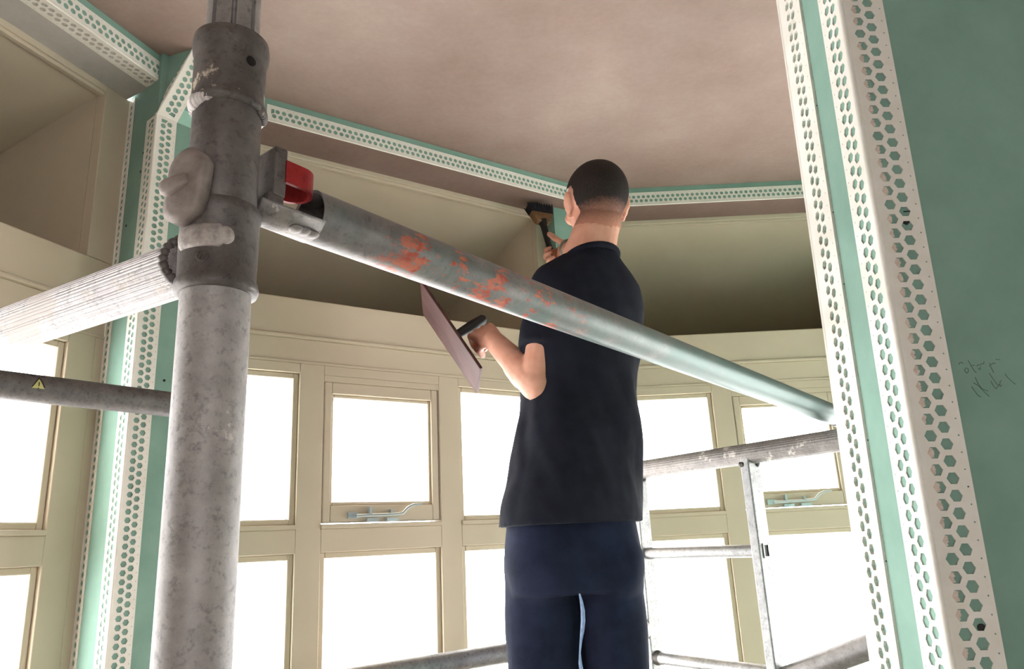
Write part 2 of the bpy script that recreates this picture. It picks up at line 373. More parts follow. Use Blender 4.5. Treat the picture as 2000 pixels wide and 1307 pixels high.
# ------------------------------------------------------------------ windows
wn = [0]
def rframe(mb, fr, x0, x1, z0, z1, wl, wr, wb_, wt, d0, d1):
    mb.box(x0, x0 + wl, d0, d1, z0, z1, fr); mb.box(x1 - wr, x1, d0, d1, z0, z1, fr)
    mb.box(x0 + wl, x1 - wr, d0, d1, z0, z0 + wb_, fr); mb.box(x0 + wl, x1 - wr, d0, d1, z1 - wt, z1, fr)
def window(w, a, b, vent, label, right_post=True):
    """one light of the bay between mullion centres a and b"""
    wn[0] += 1; fr = w.fr()
    root = thing('window_%d' % wn[0], label, None, w.p((a + b) / 2, 0.03, -0.92), kind='structure')
    hm = 0.035
    x0, x1 = a + hm, b - hm
    def part(nm, *bx): return bevel(obj(nm, MB().box(*bx, fr), 'cream', root), 0.002)
    part('mullion', a - hm, x0, 0, 0.07, -0.92, 0.518)
    if right_post: part('mullion', x1, b + hm, 0, 0.07, -0.92, 0.518)
    part('head', x0, x1, 0, 0.07, 0.49, 0.518)
    part('transom', x0, x1, 0, 0.07, 0.0, 0.062)
    part('transom_bead', x0, x1, -0.006, 0.05, 0.062, 0.074)
    def bead_frame(nm, z0, z1, wd=0.016):
        mb = MB(); rframe(mb, fr, x0, x1, z0, z1, wd, wd, wd, wd, 0.010, 0.05); return bevel(obj(nm, mb, 'cream', root), 0.003)
    def pane(px0, px1, z0, z1, par): return obj('pane', MB().box(px0, px1, 0.030, 0.034, z0, z1, fr), 'glass', par)
    if vent:
        mb = MB(); rframe(mb, fr, x0 + .004, x1 - .004, 0.078, 0.472, 0.022, 0.022, 0.046, 0.034, 0.004, 0.05)
        sash = bevel(obj('vent_sash', mb, 'cream', root), 0.003)
        mb = MB(); rframe(mb, fr, x0 + .026, x1 - .026, 0.124, 0.438, 0.008, 0.008, 0.010, 0.010, 0.012, 0.045)
        bevel(obj('glazing_bead', mb, 'cream', sash), 0.003)
        part('head_bead', x0, x1, 0.0, 0.05, 0.472, 0.49)
        pane(x0 + .03, x1 - .03, 0.13, 0.432, sash)
        # casement stay on the bottom rail
        st = MB(); cx = x0 + 0.075
        st.box(cx, cx + 0.03, -0.006, 0.004, 0.088, 0.104, fr)
        st.tube([w.p(cx + .02, -.012, .094), w.p(cx + .14, -.012, .096), w.p(cx + .162, -.013, .098), w.p(cx + .178, -.014, .114), w.p(cx + .195, -.016, .122), w.p(cx + .222, -.018, .124)], [.005, .005, .0048, .0045, .0042, .003], 10)
        st.box(cx + .06, cx + .067, -.016, .004, .096, .118, fr); st.box(cx + .125, cx + .13, -.014, .004, .094, .110, fr)
        st.box(cx + .055, cx + .09, -.010, .004, .078, .087, fr); st.box(cx + .115, cx + .15, -.010, .004, .078, .087, fr)
        obj('casement_stay', st, 'stayzinc', sash)
    else:
        g = bead_frame('glazing_bead', 0.074, 0.49); pane(x0 + .014, x1 - .014, 0.086, 0.478, root)
    bead_frame('glazing_bead', -0.92, 0.0); pane(x0 + .014, x1 - .014, -0.91, -0.012, root)
    return root
for k in range(3):
    a = -0.062 - PITCH * (k + 1)
    window(W_L, a, a + PITCH, k == 1, ['window light of the left facet next to the green pier', 'middle window light of the left facet, outside the frame', 'nearest window light of the left facet, outside the frame'][k], k == 0)
for k in range(3):
    a = -0.262 + PITCH * k
    window(W_BL, a, a + PITCH, k == 1, ['window light of the back left facet behind the near scaffold post', 'middle window light of the back left facet', 'window light of the back left facet left of the man'][k], k == 2)
for k in range(3):
    a = 0.0075 + PITCH * k
    window(W_B, a, a + PITCH, k == 1, ['fixed window light of the back facet right of the man', 'top hung vent window with metal casement stay behind the ladder frame', 'window light of the back facet hidden by the green board pier'][k], k == 2)
for k in range(3):
    window(W_BR, 0.0 + PITCH * k, PITCH * (k + 1), k == 1, 'window light of the back right facet behind the pier, number %s' % ('one', 'two', 'three')[k], k == 2)
for k in range(3):
    window(W_R, 0.02 + PITCH * k, 0.02 + PITCH * (k + 1), k == 1, 'window light of the right facet behind the pier, number %s' % ('one', 'two', 'three')[k], k == 2)

# ------------------------------------------------------------------ boxed piers between the facets
def screw(parent, p, nrm, r=0.0032):
    nrm = Vector(nrm).normalized(); p = Vector(p)
    return obj('screw', MB().tube([p, p + nrm * 0.0009], r, 10), 'black', parent)
DL = Vector((0.616, 0.788)); NL = Vector((0.788, -0.616))      # front face direction and inward normal of the left pier
S0 = W_L.p(0.0, 0.0); K = Vector((-0.853, 1.614)); K2 = K + DL * 0.145
back2 = W_BL.p(-0.10, 0.0)
ZK = 1.066; LEAN = Vector((0.083, -0.012))
pier = thing('wall_pier_left', 'green board boxed pier between the left and back left facets', None, (K.x, K.y, ZF), kind='structure')
poly = [S0, tuple(K), tuple(K2), back2, (S0[0] - .05, S0[1] + .05)]
obj('shaft', MB().prism(poly, ZF, ZC), 'green', pier)
# haunch: front corner leans into the room up to the ceiling
T1 = K + LEAN; T2 = K2 + LEAN; e = -NL * 0.05
hv = [(*K, ZK), (*K2, ZK), (*(K2 + e), ZK), (*(K + e), ZK), (*T1, ZC), (*T2, ZC), (*(K2 + e), ZC), (*(K + e), ZC)]
obj('haunch', MB().add(hv, [(3, 2, 1, 0), (4, 5, 6, 7), (0, 1, 5, 4), (1, 2, 6, 5), (2, 3, 7, 6), (3, 0, 4, 7)]), 'green', pier)
obj('kink_light_strip', MB().add([(*(K + DL * .052 + NL * .0006), ZK - .001), (*(K + DL * .14 + NL * .0006), ZK - .001), (*(K + DL * .14 + LEAN * .18 + NL * .001), ZK + .033), (*(K + DL * .052 + LEAN * .18 + NL * .001), ZK + .033)], [(0, 1, 2, 3)]), mottled('pale_kink_light', (150, 194, 176), (160, 202, 186), 30), pier)  # lighter shading above the kink, put into a pale green strip
rv = (Vector(K) - Vector(S0)).normalized(); RN = Vector((-DL.x, -DL.y))      # along the reveal, and its outward normal
for (s_, z_) in ((.105, .98), (.10, .93), (.11, .62), (.05, .80), (.06, .35)): screw(pier, (*(Vector(S0) + rv * s_), z_), (*RN, 0))
for (w_, z_) in ((.075, .95), (.07, .82), (.065, .66), (.072, .40), (.11, .98)): screw(pier, (*(K + DL * w_), z_), (*NL, 0))
for (w_, k_) in ((.075, .22), (.12, .12), (.09, .8)): screw(pier, (*(K + DL * w_ + LEAN * k_), ZK + (ZC - ZK) * k_), (.6, -.5, -.5))
kz = lambda v, z: (v[0], v[1], z)
bead('perforated white bead up the front corner of the left green pier', kz(K, -0.75), kz(K, ZK), [((-rv.x, -rv.y, 0), (*RN, 0), {}), ((*DL, 0), (*NL, 0), {})])
bead('perforated white bead slanting up the haunch of the left pier to the ceiling', kz(K, ZK), kz(T1, ZC - .001), [((-rv.x, -rv.y, 0.0), (*RN, 0), {}), ((*DL, 0), (0.72, -0.45, -0.4), {})])
bead('narrow perforated bead where the left pier meets the cream frame', kz(S0, -0.75), kz(S0, ZS), [((*rv, 0), (*RN, 0), dict(rows=1, width=0.028, nose=0.002))])
bead('perforated bead up the far edge of the left pier, half behind the scaffold post', kz(K2, -0.75), kz(K2, ZK), [((*(-DL), 0), (*NL, 0), {})])
# downstand beads
def dbead(label, w, s0, s1, both, **k):
    a, b = w.p(s0, -DS, ZS), w.p(s1, -DS, ZS); ws = [((0, 0, 1), (-w.n.x, -w.n.y, 0), {})]
    if both: ws.append(((w.n.x, w.n.y, 0), (0, 0, -1), {}))
    return bead(label, a, b, ws, **k)
dbead('perforated bead along the left dropped soffit, both wings showing', W_L, -1.4, -0.035, True)
qx = Vector(isect(W_BL, -DS, W_B, -DS)); sA = (qx - W_BL.O).dot(W_BL.t); sB = (qx - W_B.O).dot(W_B.t)
dbead('perforated bead along the back left downstand, running from the scaffold post to the head', W_BL, -0.02, sA, False)
qy = Vector(isect(W_B, -DS, W_BR, -DS)); sC = (qy - W_B.O).dot(W_B.t)
dbead('perforated bead along the back downstand, right of the head', W_B, sB, sC, False)
dbead('perforated bead along the back right downstand behind the pier', W_BR, (qy - W_BR.O).dot(W_BR.t), 1.25, False)
for wl, ss in ((W_BL, (.13, .36, .60, .80)), (W_B, (.20, .45, .70))):
    p_ = None
# small corner piers behind the man and at the far side
for nm, wa, sa, wb2, sb, lab in (('wall_pier_back', W_BL, 1.055, W_B, 0.012, 'narrow green pier in the corner behind the head'), ('wall_pier_back_right', W_B, 1.33, W_BR, 0.0, 'narrow green pier at the far right corner'), ('wall_pier_right', W_BR, 1.32, W_R, 0.0, 'green pier at the right facet')):
    a = Vector(wa.p(sa, 0)); b = Vector(wb2.p(sb, 0)); m = -(wa.n + wb2.n).normalized() * 0.07
    struct(nm, MB().prism([tuple(a), tuple(a + m), tuple(b + m), tuple(b), tuple((a + b) / 2 - m)], ZF, ZS), 'green', lab)

# ------------------------------------------------------------------ near partition on the right
def lean(z): return 0.4214 + 0.0242 * z
YP, YQ = 0.80, 0.976
def pf(x, y, z): return (x + lean(z), y, z)
pr = thing('wall_partition_right', 'near green board partition filling the right of the picture', None, (0.4214, YP, ZF), kind='structure')
obj('board_shell', MB().box(0, 2.5, YP, YQ, ZF, ZC, pf), 'green', pr)
zb0, zb1 = -0.45, ZC
nb = lambda y, z: (lean(z), y, z)
bead('large perforated bead on the near corner of the right partition', nb(YP, zb0), nb(YP, zb1), [((1, 0, 0), (0, -1, 0), dict(width=0.053, nose=0.0075, plaster=True)), ((0, 1, 0), (-1, 0, 0), dict(width=0.054, nose=0.0075))], noser=0.0035)
bead('perforated bead on the far corner of the right partition reveal', nb(YQ, zb0), nb(YQ, zb1), [((0, -1, 0), (-1, 0, 0), dict(width=0.072, nose=0.020, th=0.0035))], noser=0.0045)
for (x, z) in ((.033, .338), (.0355, -.103)): screw(pr, pf(x, YP - .0002, z), (0, -1, 0), .0042)
for z in (.56, .40, .30, .10, -.04): screw(pr, pf(-.0002, .905, z), (-1, 0, 0), .0016)
def stroke(pts, r=0.0005): return MB().tube([pf(x, YP - 0.0003, z) for x, z in pts], r, 5)
# pencil note on the board: letters as hand strokes (x from the corner, z)
note = MB()
def hand(pts, ox, oz, k=0.001, r=0.00028):
    P = [(ox + x * k, oz + z * k) for x, z in pts]
    note.tube([pf(x, YP - 0.0002, z) for x, z in P], r, 5)
OX, OZ = 0.063, 0.163
for pts in ([(0, 3), (1, 5), (3, 5.4), (5, 4)], [(5, -3), (7, -1), (9, -2), (9, -5), (7, -7), (5, -5), (5, -3)], [(11, 7), (13, 1), (15, -4), (17, -7)], [(13, 1), (17, 1.4)],
            [(19, 0), (21, 2), (23, 1), (25, 3), (27, 2), (28, 5)], [(20, -2), (22, -4), (23, -1)], [(34, 3), (33, -1), (35, 1), (38, 3), (40, 2)], [(34, -1), (36, -8)], [(41, 7), (46, 6)],
            [(9, -22), (11, -26), (14, -32), (17, -34)], [(12, -18), (17, -22), (22, -29), (26, -34)], [(15, -12), (17, -20), (20, -25), (26, -28)],
            [(31, -17), (33, -23), (35, -26), (37, -24), (39, -21), (40, -24), (42, -22)], [(31, -8), (34, -15), (37, -21), (40, -22), (41, -18), (43, -17)], [(48, -10), (50, -14), (54, -19), (57, -22)]):
    hand(pts, OX, OZ)
obj('pencil_note', note, 'pencil', pr)
obj('pencil_mark', stroke([(.0325, .3505), (.042, .3508), (.0465, .3515)], .0006), M['black'], pr)

# ------------------------------------------------------------------ scaffold
def tubeprof_rib(t): return 1.0 + (0.018 if math.sin(t * 44) > 0 else -0.018)
def dirv(a, base):                     # horizontal direction at angle a (degrees) from base, positive to the viewer's right
    c, s_ = math.cos(math.radians(a)), math.sin(math.radians(a)); return Vector((base.x * c - base.y * s_, base.x * s_ + base.y * c, 0))
PX, PY = -0.222, 0.529
pole = Vector((PX, PY, 0)); toc = Vector((0.387, -0.922, 0))
nf = thing('scaffold_tower', 'near grey scaffold post with socket castings and a ribbed rail', 'scaffold', (PX, PY, ZF))
obj('standard', MB().tube([(PX, PY, ZF), (PX, PY, 0.20)], 0.0254, 48), splashed_metal('standard_aluminium', (148, 142, 140), (186, 180, 177), amount=0.80, metal=0.2), nf)
obj('upper_sleeve', MB().lathe([(0.0250, 0.245), (0.0262, 0.247), (0.0264, 0.30), (0.0264, 0.352)], PX, PY, 48), 'alu_dark', nf)
def spig(t):
    k = (t / (2 * PI) * 8) % 1
    return 0.80 if 0.42 < k < 0.58 else (0.9 if 0.38 < k < 0.62 else 1.0)
obj('spigot', MB().tube([(PX, PY, 0.35), (PX, PY, 1.0)], 0.0213, 128, prof=spig, smooth=False), 'alu', nf)
col = obj('collar', MB().lathe([(0.0262, 0.344), (0.0295, 0.3445), (0.0302, 0.350), (0.0285, 0.354), (0.0280, 0.362), (0.0282, 0.392), (0.0296, 0.397), (0.0304, 0.404), (0.0296, 0.411), (0.027, 0.413), (0.020, 0.413)], PX, PY, 56), 'alu_collar', nf)
hp = pole + dirv(32, toc) * 0.0283 + Vector((0, 0, 0.383))
obj('pin_hole', MB().tube([hp - dirv(32, toc) * .003, hp + dirv(32, toc) * .0004], 0.0042, 16), 'black', col)
lug = MB()
for i, a in enumerate(range(-88, -14, 6)):
    k_ = 1 - abs(i - 4) * .085; lug.ell(pole + dirv(a, toc) * 0.0268 + Vector((0, 0, 0.348 - k_ * .002 + random.uniform(-.0006, .0006))), (.0052 * k_, .0052 * k_, .0072 * k_), n=12, m=8)
obj('weld', lug, mottled('white_weld', (196, 186, 184), (224, 216, 212), 120, 0.8, bump=0.5, bscale=300), col)
lug = MB()
for a in range(62, 96, 6): lug.ell(pole + dirv(a, toc) * 0.0277 + Vector((0, 0, 0.346)), (0.0035, 0.0035, 0.0052), n=12, m=8)
obj('weld', lug, 'alu_dark', col)
cs = obj('socket_casting', MB().lathe([(0.0254, 0.190), (0.0295, 0.1905), (0.0308, 0.194), (0.0298, 0.199), (0.0284, 0.201), (0.0288, 0.225), (0.0290, 0.250), (0.0300, 0.2525), (0.0302, 0.257), (0.0285, 0.2605), (0.0262, 0.262)], PX, PY, 56), 'alu_dark', nf)
lz = MB(); A_ = list(range(-72, 9, 4))
lz.tube([pole + dirv(a, toc) * 0.0283 + Vector((0, 0, 0.228)) for a in A_], [0.004, .007] + [0.0092] * (len(A_) - 4) + [.0075, 0.004], 18)
lz.ell(pole + dirv(8, toc) * 0.0295 + Vector((0, 0, 0.2285)), (0.0066, 0.0066, 0.0072))
for p in lz.v:
    q = Vector((p.x - PX, p.y - PY, 0)); r_ = q.length; q = q / r_ * (0.0287 + (r_ - 0.0287) * 0.34); p.x, p.y = PX + q.x, PY + q.y
obj('raised_pad', lz, mottled('worn_casting', (150, 140, 136), (196, 188, 182), 160, 0.6, 0.3, bump=0.6, bscale=260), cs)
em = MB(); ctr = pole + dirv(-22, toc) * 0.0288 + Vector((0, 0, 0.2115)); ex = dirv(68, toc); rr = .0042
em.tube([ctr + ex * rr * math.cos(t) + Vector((0, 0, rr * math.sin(t))) for t in [2 * PI * i / 16 for i in range(17)]], 0.0006, 6)
em.tube([ctr + ex * -.002 + Vector((0, 0, -.002)), ctr + ex * .0 + Vector((0, 0, .002)), ctr + ex * .002 + Vector((0, 0, -.002))], 0.0005, 6)
obj('foundry_mark', em, 'alu_dark', cs)
SEG = {'8': [(0, 0), (1, 0), (1, 2), (0, 2), (0, 0), (0, 1), (1, 1)], '3': [(0, 2), (1, 2), (1, 1), (.3, 1), (1, 1), (1, 0), (0, 0)], '5': [(1, 2), (0, 2), (0, 1), (1, 1), (1, 0), (0, 0)]}
num = MB()
for i, ch in enumerate('8355'):
    pts = []
    for (x, y) in SEG[ch]:
        a = -66 + i * 10.5 + x * 6.5; pts.append(pole + dirv(a, toc) * 0.0292 + Vector((0, 0, 0.2415 + y * 0.0022)))
    num.tube(pts, 0.0005, 5)
obj('cast_number', num, 'alu_dark', cs)
# oval interlock clip on the left of the sleeve
lt = Matrix((dirv(55, toc).to_tuple(), (0, 0, 1), (0, 0, 0)))
def stadium(center, ex, ez, nrm, hw, hh, th, bulge=0.003):
    mb = MB(); ring = []
    for i in range(32):
        t = 2 * PI * i / 32; x = hw * math.cos(t); z = hw * math.sin(t) + (hh - hw) * (1 if math.sin(t) > 0 else -1); ring.append((x, z))
    lay = [(1.0, 0), (1.0, th * .72), (0.90, th), (0.66, th + bulge * .35)]
    vs = [center + ex * x * k + ez * z * (k if k > .9 else (k + .12)) + nrm * h for k, h in lay for x, z in ring]
    fs = [(l * 32 + i, l * 32 + (i + 1) % 32, (l + 1) * 32 + (i + 1) % 32, (l + 1) * 32 + i) for l in range(3) for i in range(32)]
    fs += [tuple(range(31, -1, -1)), tuple(96 + i for i in range(32))]
    return mb.add(vs, fs, True)
nrm = dirv(-42, toc); cc = pole + dirv(-50, toc) * 0.0275 + Vector((0, 0, 0.2665))
ex = dirv(48, toc); ez = (Vector((0, 0, 1)) + ex * 0.10).normalized()
clip = obj('interlock_clip', stadium(cc, ex, ez, nrm, 0.0175, 0.0295, 0.010), mottled('worn_clip', (132, 121, 116), (160, 148, 142), 60, 0.55, 0.35, bump=0.4, bscale=240), nf)
a0 = cc + nrm * .010 + ex * .006 + Vector((0, 0, .004)); bdv = (-ex + Vector((0, 0, -.32)) + nrm * .12).normalized(); bup = bdv.cross(nrm).normalized(); bup = bup if bup.z > 0 else -bup; bn = bdv.cross(bup); bn = bn if bn.dot(nrm) > 0 else -bn
cl = MB(); secs = [(0, .0035, .0015), (.003, .0052, .0035), (.010, .0060, .0050), (.018, .0064, .0052), (.0225, .0056, .0040), (.024, .0035, .0025)]
rings_ = []
for (k_, hh_, th_) in secs:
    rings_.append([a0 + bdv * k_ + bup * hh_ * math.copysign(abs(math.cos(t_)) ** .6, math.cos(t_)) + bn * (th_ * math.copysign(abs(math.sin(t_)) ** .6, math.sin(t_)) + .0005) for t_ in [2 * PI * i / 20 for i in range(20)]])
cl.loft(rings_)
obj('clip_slot', MB().add([a0 - bdv * (-.001) + bup * y_ + bn * z_ - bdv * x_ for x_, y_, z_ in ((0, .001, .0012), (.0055, .002, .0008), (.0055, .0065, .0004), (0, .0060, .0008))], [(0, 1, 2, 3)]), 'black', clip)
obj('clip_bar', cl, mottled('worn_clip_bar', (140, 128, 122), (170, 158, 152), 60, 0.55, 0.35, bump=0.4, bscale=240), clip)
LD = Vector((-0.281, 0.166, 0)).normalized()
zt = 0.222
obj('ribbed_rail', MB().tube([pole + LD * 0.030 + Vector((0, 0, zt)), pole + LD * 0.66 + Vector((0, 0, zt))], 0.0212, 176, prof=tubeprof_rib, smooth=False), 'alu_light', nf)
wd_ = MB(); sd = Vector((-LD.y, LD.x, 0))
for i in range(26):
    t = 2 * PI * i / 26; q = pole + LD * (0.0325 + 0.003 * math.cos(2 * t)) + Vector((0, 0, zt)) + (sd * math.cos(t) + Vector((0, 0, math.sin(t)))) * 0.0215
    wd_.ell(q, (.0048, .0048, .0042), n=10, m=7)
obj('weld', wd_, 'alu_dark', nf)
fp = pole + LD * 0.66
obj('standard', MB().tube([(fp.x, fp.y, ZF), (fp.x, fp.y, 0.6)], 0.0254, 32), 'alu', nf)
for z in (-0.35, -0.88): obj('rung', MB().tube([pole + LD * .02 + Vector((0, 0, z)), fp + Vector((0, 0, z))], 0.0175, 20), 'alu', nf)

# red latched brace from the near post to the far frame
b0 = Vector((PX, PY, 0.284)); b1 = Vector((0.772, 1.763, 0.251)); bx = (b1 - b0).normalized(); bl = (b1 - b0).length
by = Vector((0, 0, 1)).cross(bx).normalized(); bz = bx.cross(by)
rot = Matrix((bx, by, bz)).transposed()
t = NT('brace_aluminium')
xyz = t.sep()
base = t.ramp(t.noise(30, 6, 0.7), [(0.3, (106, 102, 100)), (0.7, (142, 138, 136))])
dk = t.ramp(t.noise(150, 4, 0.7), [(0.30, (0.35, 0.35, 0.35, 1)), (0.46, (1, 1, 1, 1))])
mm = t.n.new('ShaderNodeMix'); mm.data_type = 'RGBA'; mm.blend_type = 'MULTIPLY'; mm.inputs[0].default_value = 0.5
t.link(base, mm.inputs[6]); t.link(dk, mm.inputs[7]); base = mm.outputs[2]
teal = t.mix(t.ramp(t.math('ADD', t.math('MULTIPLY', xyz[0], 0.35), t.math('MULTIPLY', t.noise(14, 4), 0.55)), [(0.34, (0, 0, 0, 1)), (0.56, (1, 1, 1, 1))]), base, (102, 118, 114))
zone = t.ramp(xyz[0], [(0.13, (0, 0, 0, 1)), (0.18, (1, 1, 1, 1)), (0.42, (1, 1, 1, 1)), (0.50, (0, 0, 0, 1))])
fl = t.ramp(t.math('MULTIPLY', t.noise(190, 5, 0.7, stretch=(0.36, 1, 1)), t.noise(34, 3, 0.5)), [(0.295, (0, 0, 0, 1)), (0.315, (1, 1, 1, 1))])
fl2 = t.math('MULTIPLY', fl, zone, True)
colr = t.mix(fl2, teal, t.ramp(t.noise(70, 2), [(0.4, (170, 74, 52)), (0.6, (196, 110, 84))]))
t.link(t.math('SUBTRACT', 0.5, t.math('MULTIPLY', fl2, 0.5)), t.b.inputs['Metallic'])
t.bump(t.noise(240, 4, 0.7), 0.3, 0.001)
M['brace'] = t.set(colr, 0.45, 0.5, 0.4)
br = thing('scaffold_brace', 'long grey brace tube with chipped red paint and red latch across the picture', 'scaffold brace', b0, rot)
obj('tube', MB().tube([(0.080, 0, 0), (bl - 0.05, 0, 0)], 0.0234, 64, cap=False), 'brace', br, True)
obj('tube_lining', MB().tube([(0.081, 0, 0), (0.20, 0, 0)], 0.0208, 40, cap=False).tube([(0.0800, 0, 0), (0.0812, 0, 0)], [0.0235, 0.0208], 64, cap=False), 'alu_dark', br, True)
def halfpipe(x0, x1, r0, r1, a0, a1, th, n=20):
    mb = MB(); vs = []
    for x, r in ((x0, r0), (x1, r1)):
        for rr in (r, r - th):
            vs += [(x, rr * math.cos(a), rr * math.sin(a)) for a in [a0 + (a1 - a0) * i / n for i in range(n + 1)]]
    k = n + 1; fs = []
    for i in range(n):
        fs += [(i, i + 1, 2 * k + i + 1, 2 * k + i), (k + i + 1, k + i, 3 * k + i, 3 * k + i + 1), (i + 1, i, k + i, k + i + 1), (2 * k + i, 2 * k + i + 1, 3 * k + i + 1, 3 * k + i)]
    fs += [(0, 2 * k, 3 * k, k), (n, k + n, 3 * k + n, 2 * k + n)]
    return mb.add(vs, fs, True)
jaw = halfpipe(0.024, 0.083, 0.0225, 0.0238, PI * 1.15, PI * 1.92, 0.004)
for x in (0.062, 0.070, 0.078): jaw.ell((x, -0.009, -0.0212), (.0062, .007, .0032), n=12, m=8)
obj('hook_jaw', jaw, 'alu', br, True)
latch = obj('latch_plate', MB().box(0.034, 0.046, -0.017, 0.012, -0.002, 0.043), 'alu_dark', br, True); bevel(latch, .002)
bevel(obj('hinge_block', MB().box(0.030, 0.046, -0.016, 0.006, -0.016, 0.001), 'alu_dark', br, True), .003)
st = MB(); P = [(0.044, -0.0185), (0.058, -0.0185)] + [(0.062 + 0.0165 * math.cos(a), 0.0165 * math.sin(a) - 0.002) for a in [-PI / 2 + PI * i / 14 for i in range(15)]] + [(0.058, 0.0145), (0.044, 0.0145)]
N_ = len(P); nrmv = []
for i in range(N_):
    a = Vector(P[max(i - 1, 0)]); b = Vector(P[min(i + 1, N_ - 1)]); d = (b - a).normalized(); nrmv.append(Vector((d.y, -d.x)))
vs = []
for (z0) in (0.012, 0.032):
    for s_ in (0, -0.0032): vs += [(P[i][0] + nrmv[i].x * s_, P[i][1] + nrmv[i].y * s_, z0) for i in range(N_)]
fs = []
for i in range(N_ - 1):
    o, n_ = 0, N_
    fs += [(i, i + 1, 2 * N_ + i + 1, 2 * N_ + i), (N_ + i + 1, N_ + i, 3 * N_ + i, 3 * N_ + i + 1), (2 * N_ + i, 2 * N_ + i + 1, 3 * N_ + i + 1, 3 * N_ + i), (i + 1, i, N_ + i, N_ + i + 1)]
fs += [(0, 2 * N_, 3 * N_, N_), (N_ - 1, 2 * N_ - 1, 4 * N_ - 1, 3 * N_ - 1)]
rl = obj('latch_strap', MB().add(vs, fs, False), 'redpaint', br, True); rl['label'] = 'red painted latch strap'
obj('hook_jaw', halfpipe(bl - 0.06, bl - 0.004, 0.0246, 0.0246, PI * 1.08, PI * 1.92, 0.004), 'alu', br, True)

# far ladder frame
FD = Vector((-0.578, 0.816, 0)); F0 = Vector((0.69, 1.715, 0))
def fpt(k, z): q = F0 + FD * k; return Vector((q.x, q.y, z))
ff = thing('scaffold_ladder', 'far ladder frame with top rail, slim posts and rungs beside the man', 'scaffold', fpt(0.2, ZF))
obj('top_rail', MB().tube([fpt(-0.075, 0.188), fpt(0.66, 0.188)], 0.0254, 110, prof=lambda t: 1 + (.010 if math.sin(t * 27) > 0 else -.010), smooth=False), 'alu', ff)
obj('standard', MB().tube([fpt(-0.1, ZF), fpt(-0.1, 0.42)], 0.0254, 32), 'alu', ff)
def post(k, ztop, lab=None):
    mb = MB(); fn = Vector((-FD.y, FD.x, 0))
    q = F0 + FD * k
    mb.add([(q + FD * a + fn * b).to_tuple()[:2] + (z,) for z in (ZF, ztop) for a, b in ((-.013, -.022), (.013, -.022), (.013, .022), (-.013, .022))], [(3, 2, 1, 0), (4, 5, 6, 7), (0, 1, 5, 4), (1, 2, 6, 5), (2, 3, 7, 6), (3, 0, 4, 7)])
    o = bevel(obj('ladder_post', mb, 'steel', ff), .003); return o
k1, k2 = 0.197, 0.595
p1 = post(k1, 0.185); post(k2, 0.185)
for z in (-0.045, -0.318, -0.59, -0.86): obj('rung', MB().tube([fpt(k1 + .0, z), fpt(k2, z)], 0.0155, 20), 'steel', ff)
fn = Vector((-FD.y, FD.x, 0))
for k in (k1, k2):
    wq = MB()
    for i in range(8): wq.ell(fpt(k, .162) + FD * .012 * math.cos(i) + fn * .018 * math.sin(i * 1.3), (.008, .008, .008), n=10, m=7)
    obj('weld', wq, 'alu_dark', ff)
    obj('weld', MB().tube([fpt(k, -.318) + FD * (-.026 if k == k2 else .026), fpt(k, -.318)], [.016, .023], 16), 'alu_dark', ff)
e1 = fpt(k1, -0.045) - FD * 0.0131
mb = MB()
for a, b, c, d in ((-.011, .011, .013, .017), (-.011, .011, -.017, -.013), (-.011, -.007, -.013, .013), (.007, .011, -.013, .013)):
    mb.add([(e1 - FD * o_ + fn * y + Vector((0, 0, z))) for o_ in (0, .003) for y, z in ((a, c), (b, c), (b, d), (a, d))], [(3, 2, 1, 0), (4, 5, 6, 7), (0, 1, 5, 4), (1, 2, 6, 5), (2, 3, 7, 6), (3, 0, 4, 7)])
obj('rung_socket', mb, 'steel', p1)
obj('socket_hole', MB().add([(e1 - FD * .0006 + fn * y + Vector((0, 0, z))) for y, z in ((-.007, -.013), (.007, -.013), (.007, .013), (-.007, .013))], [(0, 1, 2, 3)]), 'black', p1)

# other standards and ledgers
hs = Vector((-0.653, 1.555, 0))
rs_ = thing('scaffold_standard', 'scaffold post standing behind the near post by the left windows', 'scaffold post', (hs.x, hs.y, ZF))
obj('tube', MB().tube([hs + Vector((0, 0, ZF)), hs + Vector((0, 0, 0.35))], 0.0254, 28), 'alu', rs_)
def coupler(parent, p, axis, r=0.0254):
    axis = Vector(axis).normalized()
    obj('coupler', MB().tube([p - axis * .022, p - axis * .02, p + axis * .02, p + axis * .022], [r + .002, r + .006, r + .006, r + .002], 24), 'alu_dark', parent)
coupler(rs_, hs + Vector((0, 0, .31)), (0, 0, 1)); coupler(rs_, hs + Vector((0, 0, -.27)), (0, 0, 1))
LDD = Vector((0.64, 0.76, 0)).normalized(); l1 = hs - LDD * 0.03; l0 = hs - LDD * 0.78
lr = thing('scaffold_ledger', 'dark scaffold ledger with a warning triangle at the left edge', 'scaffold tube', (*l0.xy, 0.313))
obj('tube', MB().tube([(*l0.xy, .313), (*l1.xy, .306)], 0.0254, 40), splashed_metal('backlit_aluminium', (92, 88, 88), (122, 116, 114), amount=0.72, metal=0.5), lr)  # darkness of the backlit tube is put into its metal colour
